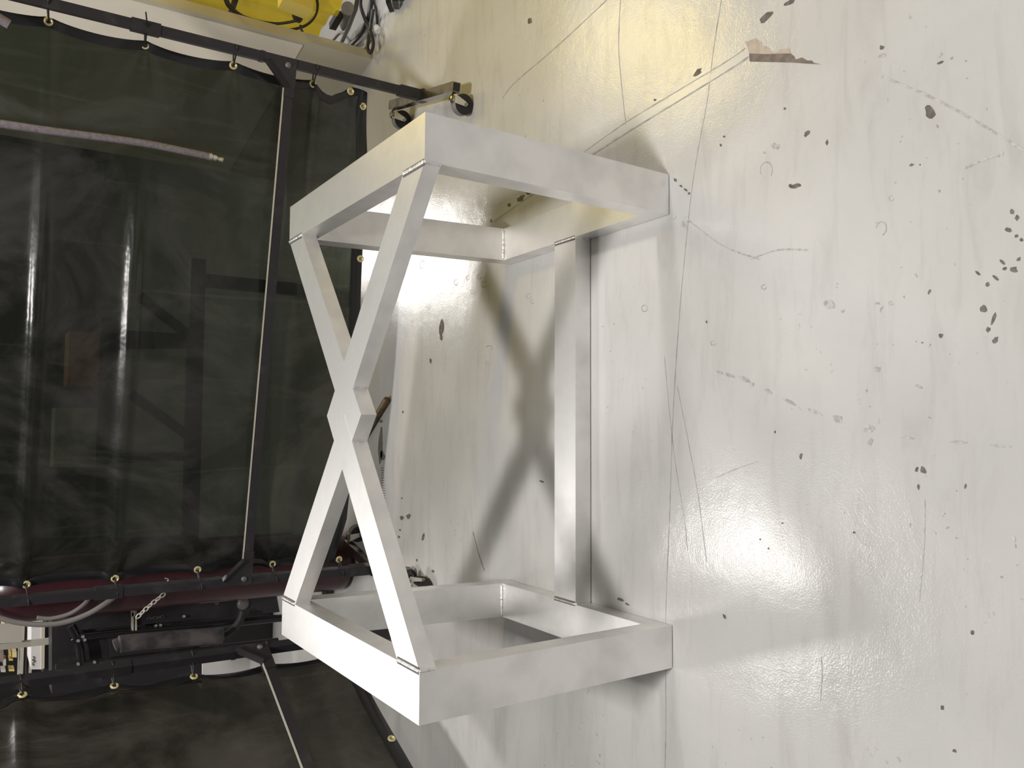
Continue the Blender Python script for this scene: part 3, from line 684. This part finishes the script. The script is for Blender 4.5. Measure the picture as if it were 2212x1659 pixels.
hg = 'twin grey hoses looped over the cylinder'
hh = obj('gas_hose', tube(BM(), smoothpath([gp(x, y, 1.575) for x, y in ((-40, 1318), (0, 1335), (40, 1345), (90, 1349), (140, 1344), (190, 1326), (228, 1303), (248, 1288), (262, 1270))], 5), .0095, 10), GHOSE, None, smooth='auto'); tag(hh, 'grey gas hose, the outer and longer loop before the maroon cylinder', 'hose', hg)
hh = obj('gas_hose', tube(BM(), smoothpath([gp(x, y, 1.58) for x, y in ((80, 1334), (110, 1336), (150, 1326), (178, 1308), (192, 1292), (200, 1272))], 5), .0075, 10), GHOSE, None, smooth='auto'); tag(hh, 'grey gas hose, the inner and shorter loop before the maroon cylinder', 'hose', hg)
hh = obj('black_hose', tube(BM(), smoothpath([gp(x, y, 1.85) for x, y in ((430, 1390), (460, 1382), (485, 1372), (505, 1358), (518, 1340), (524, 1320))], 5), .017, 10), RUB, None, smooth='auto'); tag(hh, 'thick black hose arching across the white cabinet', 'hose')
# white cabinet with a red arc, far behind
YB = 3.2
def gb(x, y, Y=YB): return gp(x, y, Y)
def slab(name, pxs, m, parent, Y=YB, th=.05, bev=0.0):
    A = [gp(x, y, Y) for x, y in pxs]; return obj(name, prism(BM(), A, [p+Vector((0, th, 0)) for p in A]), m, parent, bevel=bev)
zc = gb(640, 1370)
cab = thing('white_cabinet', Vector((zc.x, YB, 0)), 'white cabinet with a red arc seen between the screens', 'cabinet')
a, b = gb(440, 1330), gb(440, 1450)
bm = BM(); box(bm, Vector(((a.x+b.x)/2-.05, YB+.25, a.z/2)), abs(a.x-b.x)+.1, .5, a.z); obj('cabinet_body', bm, WHITE, cab, bevel=.006)
obj('red_arc', tube(BM(), smoothpath([gb(x, y, YB-.006) for x, y in ((580, 1338), (583, 1345), (590, 1351), (600, 1352), (612, 1346))], 5), .012, 8), plain('red_paint', (.50, .09, .06), .4), cab, smooth=True)
for q in ((563, 1350, 572, 1352), (584, 1362, 598, 1364), (563, 1380, 573, 1381)):
    obj('vent_slot', beam(BM(), gb(q[0], q[1], YB-.003), gb(q[2], q[3], YB-.003), .006, .006), GREYL, cab)
# shelf rack with small goods behind the cart
YR = 3.95
sh = thing('storage_rack', Vector((gp(20, 1420, YR).x, YR, 0)), 'light steel storage rack far behind the cylinder cart', 'rack')
obj('upright', beam(BM(), Vector((gp(45, 1352, YR).x, YR, 0)), Vector((gp(45, 1352, YR).x, YR, 2.0)), .02, .02, (0, 1, 0)), BEIGE, sh)
xr0, xr1 = gp(20, 1340, YR).x, gp(20, 1470, YR).x
for xpx in (44, 62):
    z = gp(xpx, 1420, YR).z; obj('shelf', beam(BM(), Vector((xr0, YR-.02, z)), Vector((xr1, YR-.02, z)), .3, .014, UP), BEIGE, sh)
obj('upright', beam(BM(), Vector((xr1, YR, 0)), Vector((xr1, YR, 2.0)), .02, .02, (0, 1, 0)), BEIGE, sh)
def good(name, x0, x1, y0, y1, c, label, cat='box', Y=3.82):
    A = [gp(x, y, Y) for x, y in ((x0, y0), (x1, y0), (x1, y1), (x0, y1))]
    o = obj(name, prism(BM(), A, [p+Vector((0, .10, 0)) for p in A]), plain(name+'_mat', c), None, bevel=.003); tag(o, label, cat, 'small goods on the far rack')
good('white_jar', 3, 10, 1342, 1354, (.75, .68, .55), 'white jar above the beige box on the far rack', 'jar')
good('orange_tin', 10, 18, 1342, 1354, (.45, .18, .08), 'orange tin above the beige box on the far rack', 'tin')
good('red_tin', 22, 34, 1345, 1354, (.75, .25, .18), 'pale red tin above the beige box on the far rack', 'tin')
good('blue_tub', 68, 75, 1355, 1368, (.03, .10, .42), 'small blue tub on the white bin', 'tub')
k = 0
for x0, x1, y0, y1, c, nm, lb in ((19, 24, 1408, 1418, (.62, .46, .16), 'yellow_carton', 'small yellow carton, upper of the far rack row'), (26, 36, 1409, 1420, (.70, .60, .30), 'straw_carton', 'straw coloured carton, upper of the far rack row'),
                             (1, 8, 1410, 1430, (.28, .20, .17), 'brown_carton', 'brown carton at the picture edge on the far rack'), (19, 28, 1424, 1427, (.72, .55, .16), 'gold_carton', 'flat gold carton in the middle of the far rack'),
                             (7, 13, 1424, 1438, (.55, .50, .48), 'grey_carton', 'pale grey carton low on the far rack'), (19, 31, 1446, 1450, (.75, .58, .22), 'amber_carton', 'flat amber carton, lowest on the far rack'), (2, 12, 1447, 1452, (.6, .55, .52), 'silver_carton', 'flat silver carton, lowest at the picture edge')):
    good(nm, x0, x1, y0, y1, c, lb, 'carton')
bn = thing('white_bin', Vector((gp(82, 1400, 2.75).x, 2.75, 0)), 'tall white bin with a dark scribble beyond the beige pipe', 'bin')
A = [gp(x, y, 2.75) for x, y in ((68, 1352), (90, 1352), (89, 1446), (67, 1446))]
obj('bin_front', prism(BM(), A, [p+Vector((0, .3, 0)) for p in A]), WHITE, bn)
A = [gp(x, y, 2.745) for x, y in ((90, 1352), (97, 1352), (96, 1444), (89, 1446))]
obj('bin_rim', prism(BM(), A, [p+Vector((0, .3, 0)) for p in A]), mat('cream_rim', (.62, .57, .47), .4), bn)
obj('scribble', tube(BM(), smoothpath([gp(x, y, 2.743) for x, y in ((71, 1418), (75, 1422), (70, 1426), (76, 1428), (70, 1433), (73, 1438))], 4), .002, 6), BLK, bn, smooth=True)
obj('bin_stand', beam(BM(), Vector((gp(82, 1400, 2.75).x, 2.86, 0)), Vector((gp(82, 1400, 2.75).x, 2.86, gp(97, 1400, 2.75).z)), .3, .18, (0, 1, 0)), BLK, bn)
bp_ = obj('beige_pipe', beam(BM(), gp(-20, 1399, 2.2), gp(166, 1378, 2.2), .024, .024), BEIGE, None, bevel=.003); tag(bp_, 'beige square pipe rising behind the cylinder cart', 'pipe')
bb = obj('beige_box', prism(BM(), [gp(x, y, 2.15) for x, y in ((-10, 1358), (48, 1356), (47, 1387), (-10, 1391))], [gp(x, y, 2.15)+Vector((0, .1, 0)) for x, y in ((-10, 1358), (48, 1356), (47, 1387), (-10, 1391))]), BEIGE, None, bevel=.004); tag(bb, 'beige junction box fixed on the beige pipe', 'junction box')
# steel bench seen dimly through the wide curtain
BY = 2.45
def gq(x, y): return gp(x, y, BY)
bn2 = thing('steel_bench', Vector((gq(400, 900).x, BY, 0)), 'dark steel bench with braces seen dimly through the wide green curtain', 'bench')
for x, y0, y1, th in ((228, 690, 1235, .075), (418, 560, 1200, .070)):
    a, b = gq(x, y0), gq(x, y1); z = (a.z+b.z)/2; a.z = b.z = z
    obj('beam', beam(BM(), a, b, .06, th, UP), BLK, bn2)
for q in ((300, 640, 405, 722), (280, 850, 405, 940), (250, 745, 415, 742), (250, 990, 415, 985)):
    obj('brace', beam(BM(), gq(q[0], q[1]), gq(q[2], q[3]), .03, .045), BLK, bn2)
for y in (600, 1180):
    a = gq(418, y); obj('bench_leg', beam(BM(), Vector((a.x, BY+.05, 0)), Vector((a.x, BY+.05, a.z)), .06, .06, (0, 1, 0)), BLK, bn2)
    a = gq(228, 720 if y < 800 else 1180); obj('bench_post', beam(BM(), Vector((a.x, BY+.05, gq(418, y).z)), Vector((a.x, BY+.05, a.z)), .05, .05, (0, 1, 0)), BLK, bn2)
for (x0, x1, y0, y1, c, nm, lb) in ((150, 208, 715, 830, (.42, .18, .10), 'brown_carton', 'reddish carton on the bench behind the wide green curtain'), (120, 208, 880, 1010, (.30, .30, .24), 'grey_drum', 'grey drum shaped carton on the bench behind the wide green curtain')):
    A = [gp(x, y, BY-.02) for x, y in ((x0, y0), (x1, y0), (x1, y1), (x0, y1))]
    A = [Vector((A[0].x, BY-.02, A[0].z)), Vector((A[0].x, BY-.02, gq(209, 900).z)), Vector((A[3].x, BY-.02, gq(209, 900).z)), Vector((A[3].x, BY-.02, A[0].z))]
    tag(obj(nm, prism(BM(), A, [p+Vector((0, .2, 0)) for p in A]), plain(nm+'_m', c), None, bevel=.004), lb, 'carton')
# dowel on the floor under the curtain
d0, d1 = fl(836, 862, .014), fl(783, 950, .014)
dw = obj('wooden_dowel', tube(BM(), [d0, d0.lerp(d1, .02), d1], [.012, .014, .014], 14), WOOD, None, smooth='auto'); tag(dw, 'brown round wooden dowel lying on the floor under the crossed braces', 'dowel')
tb.location.z = 0.002   # lifted slightly so a dark shade line shows under the legs
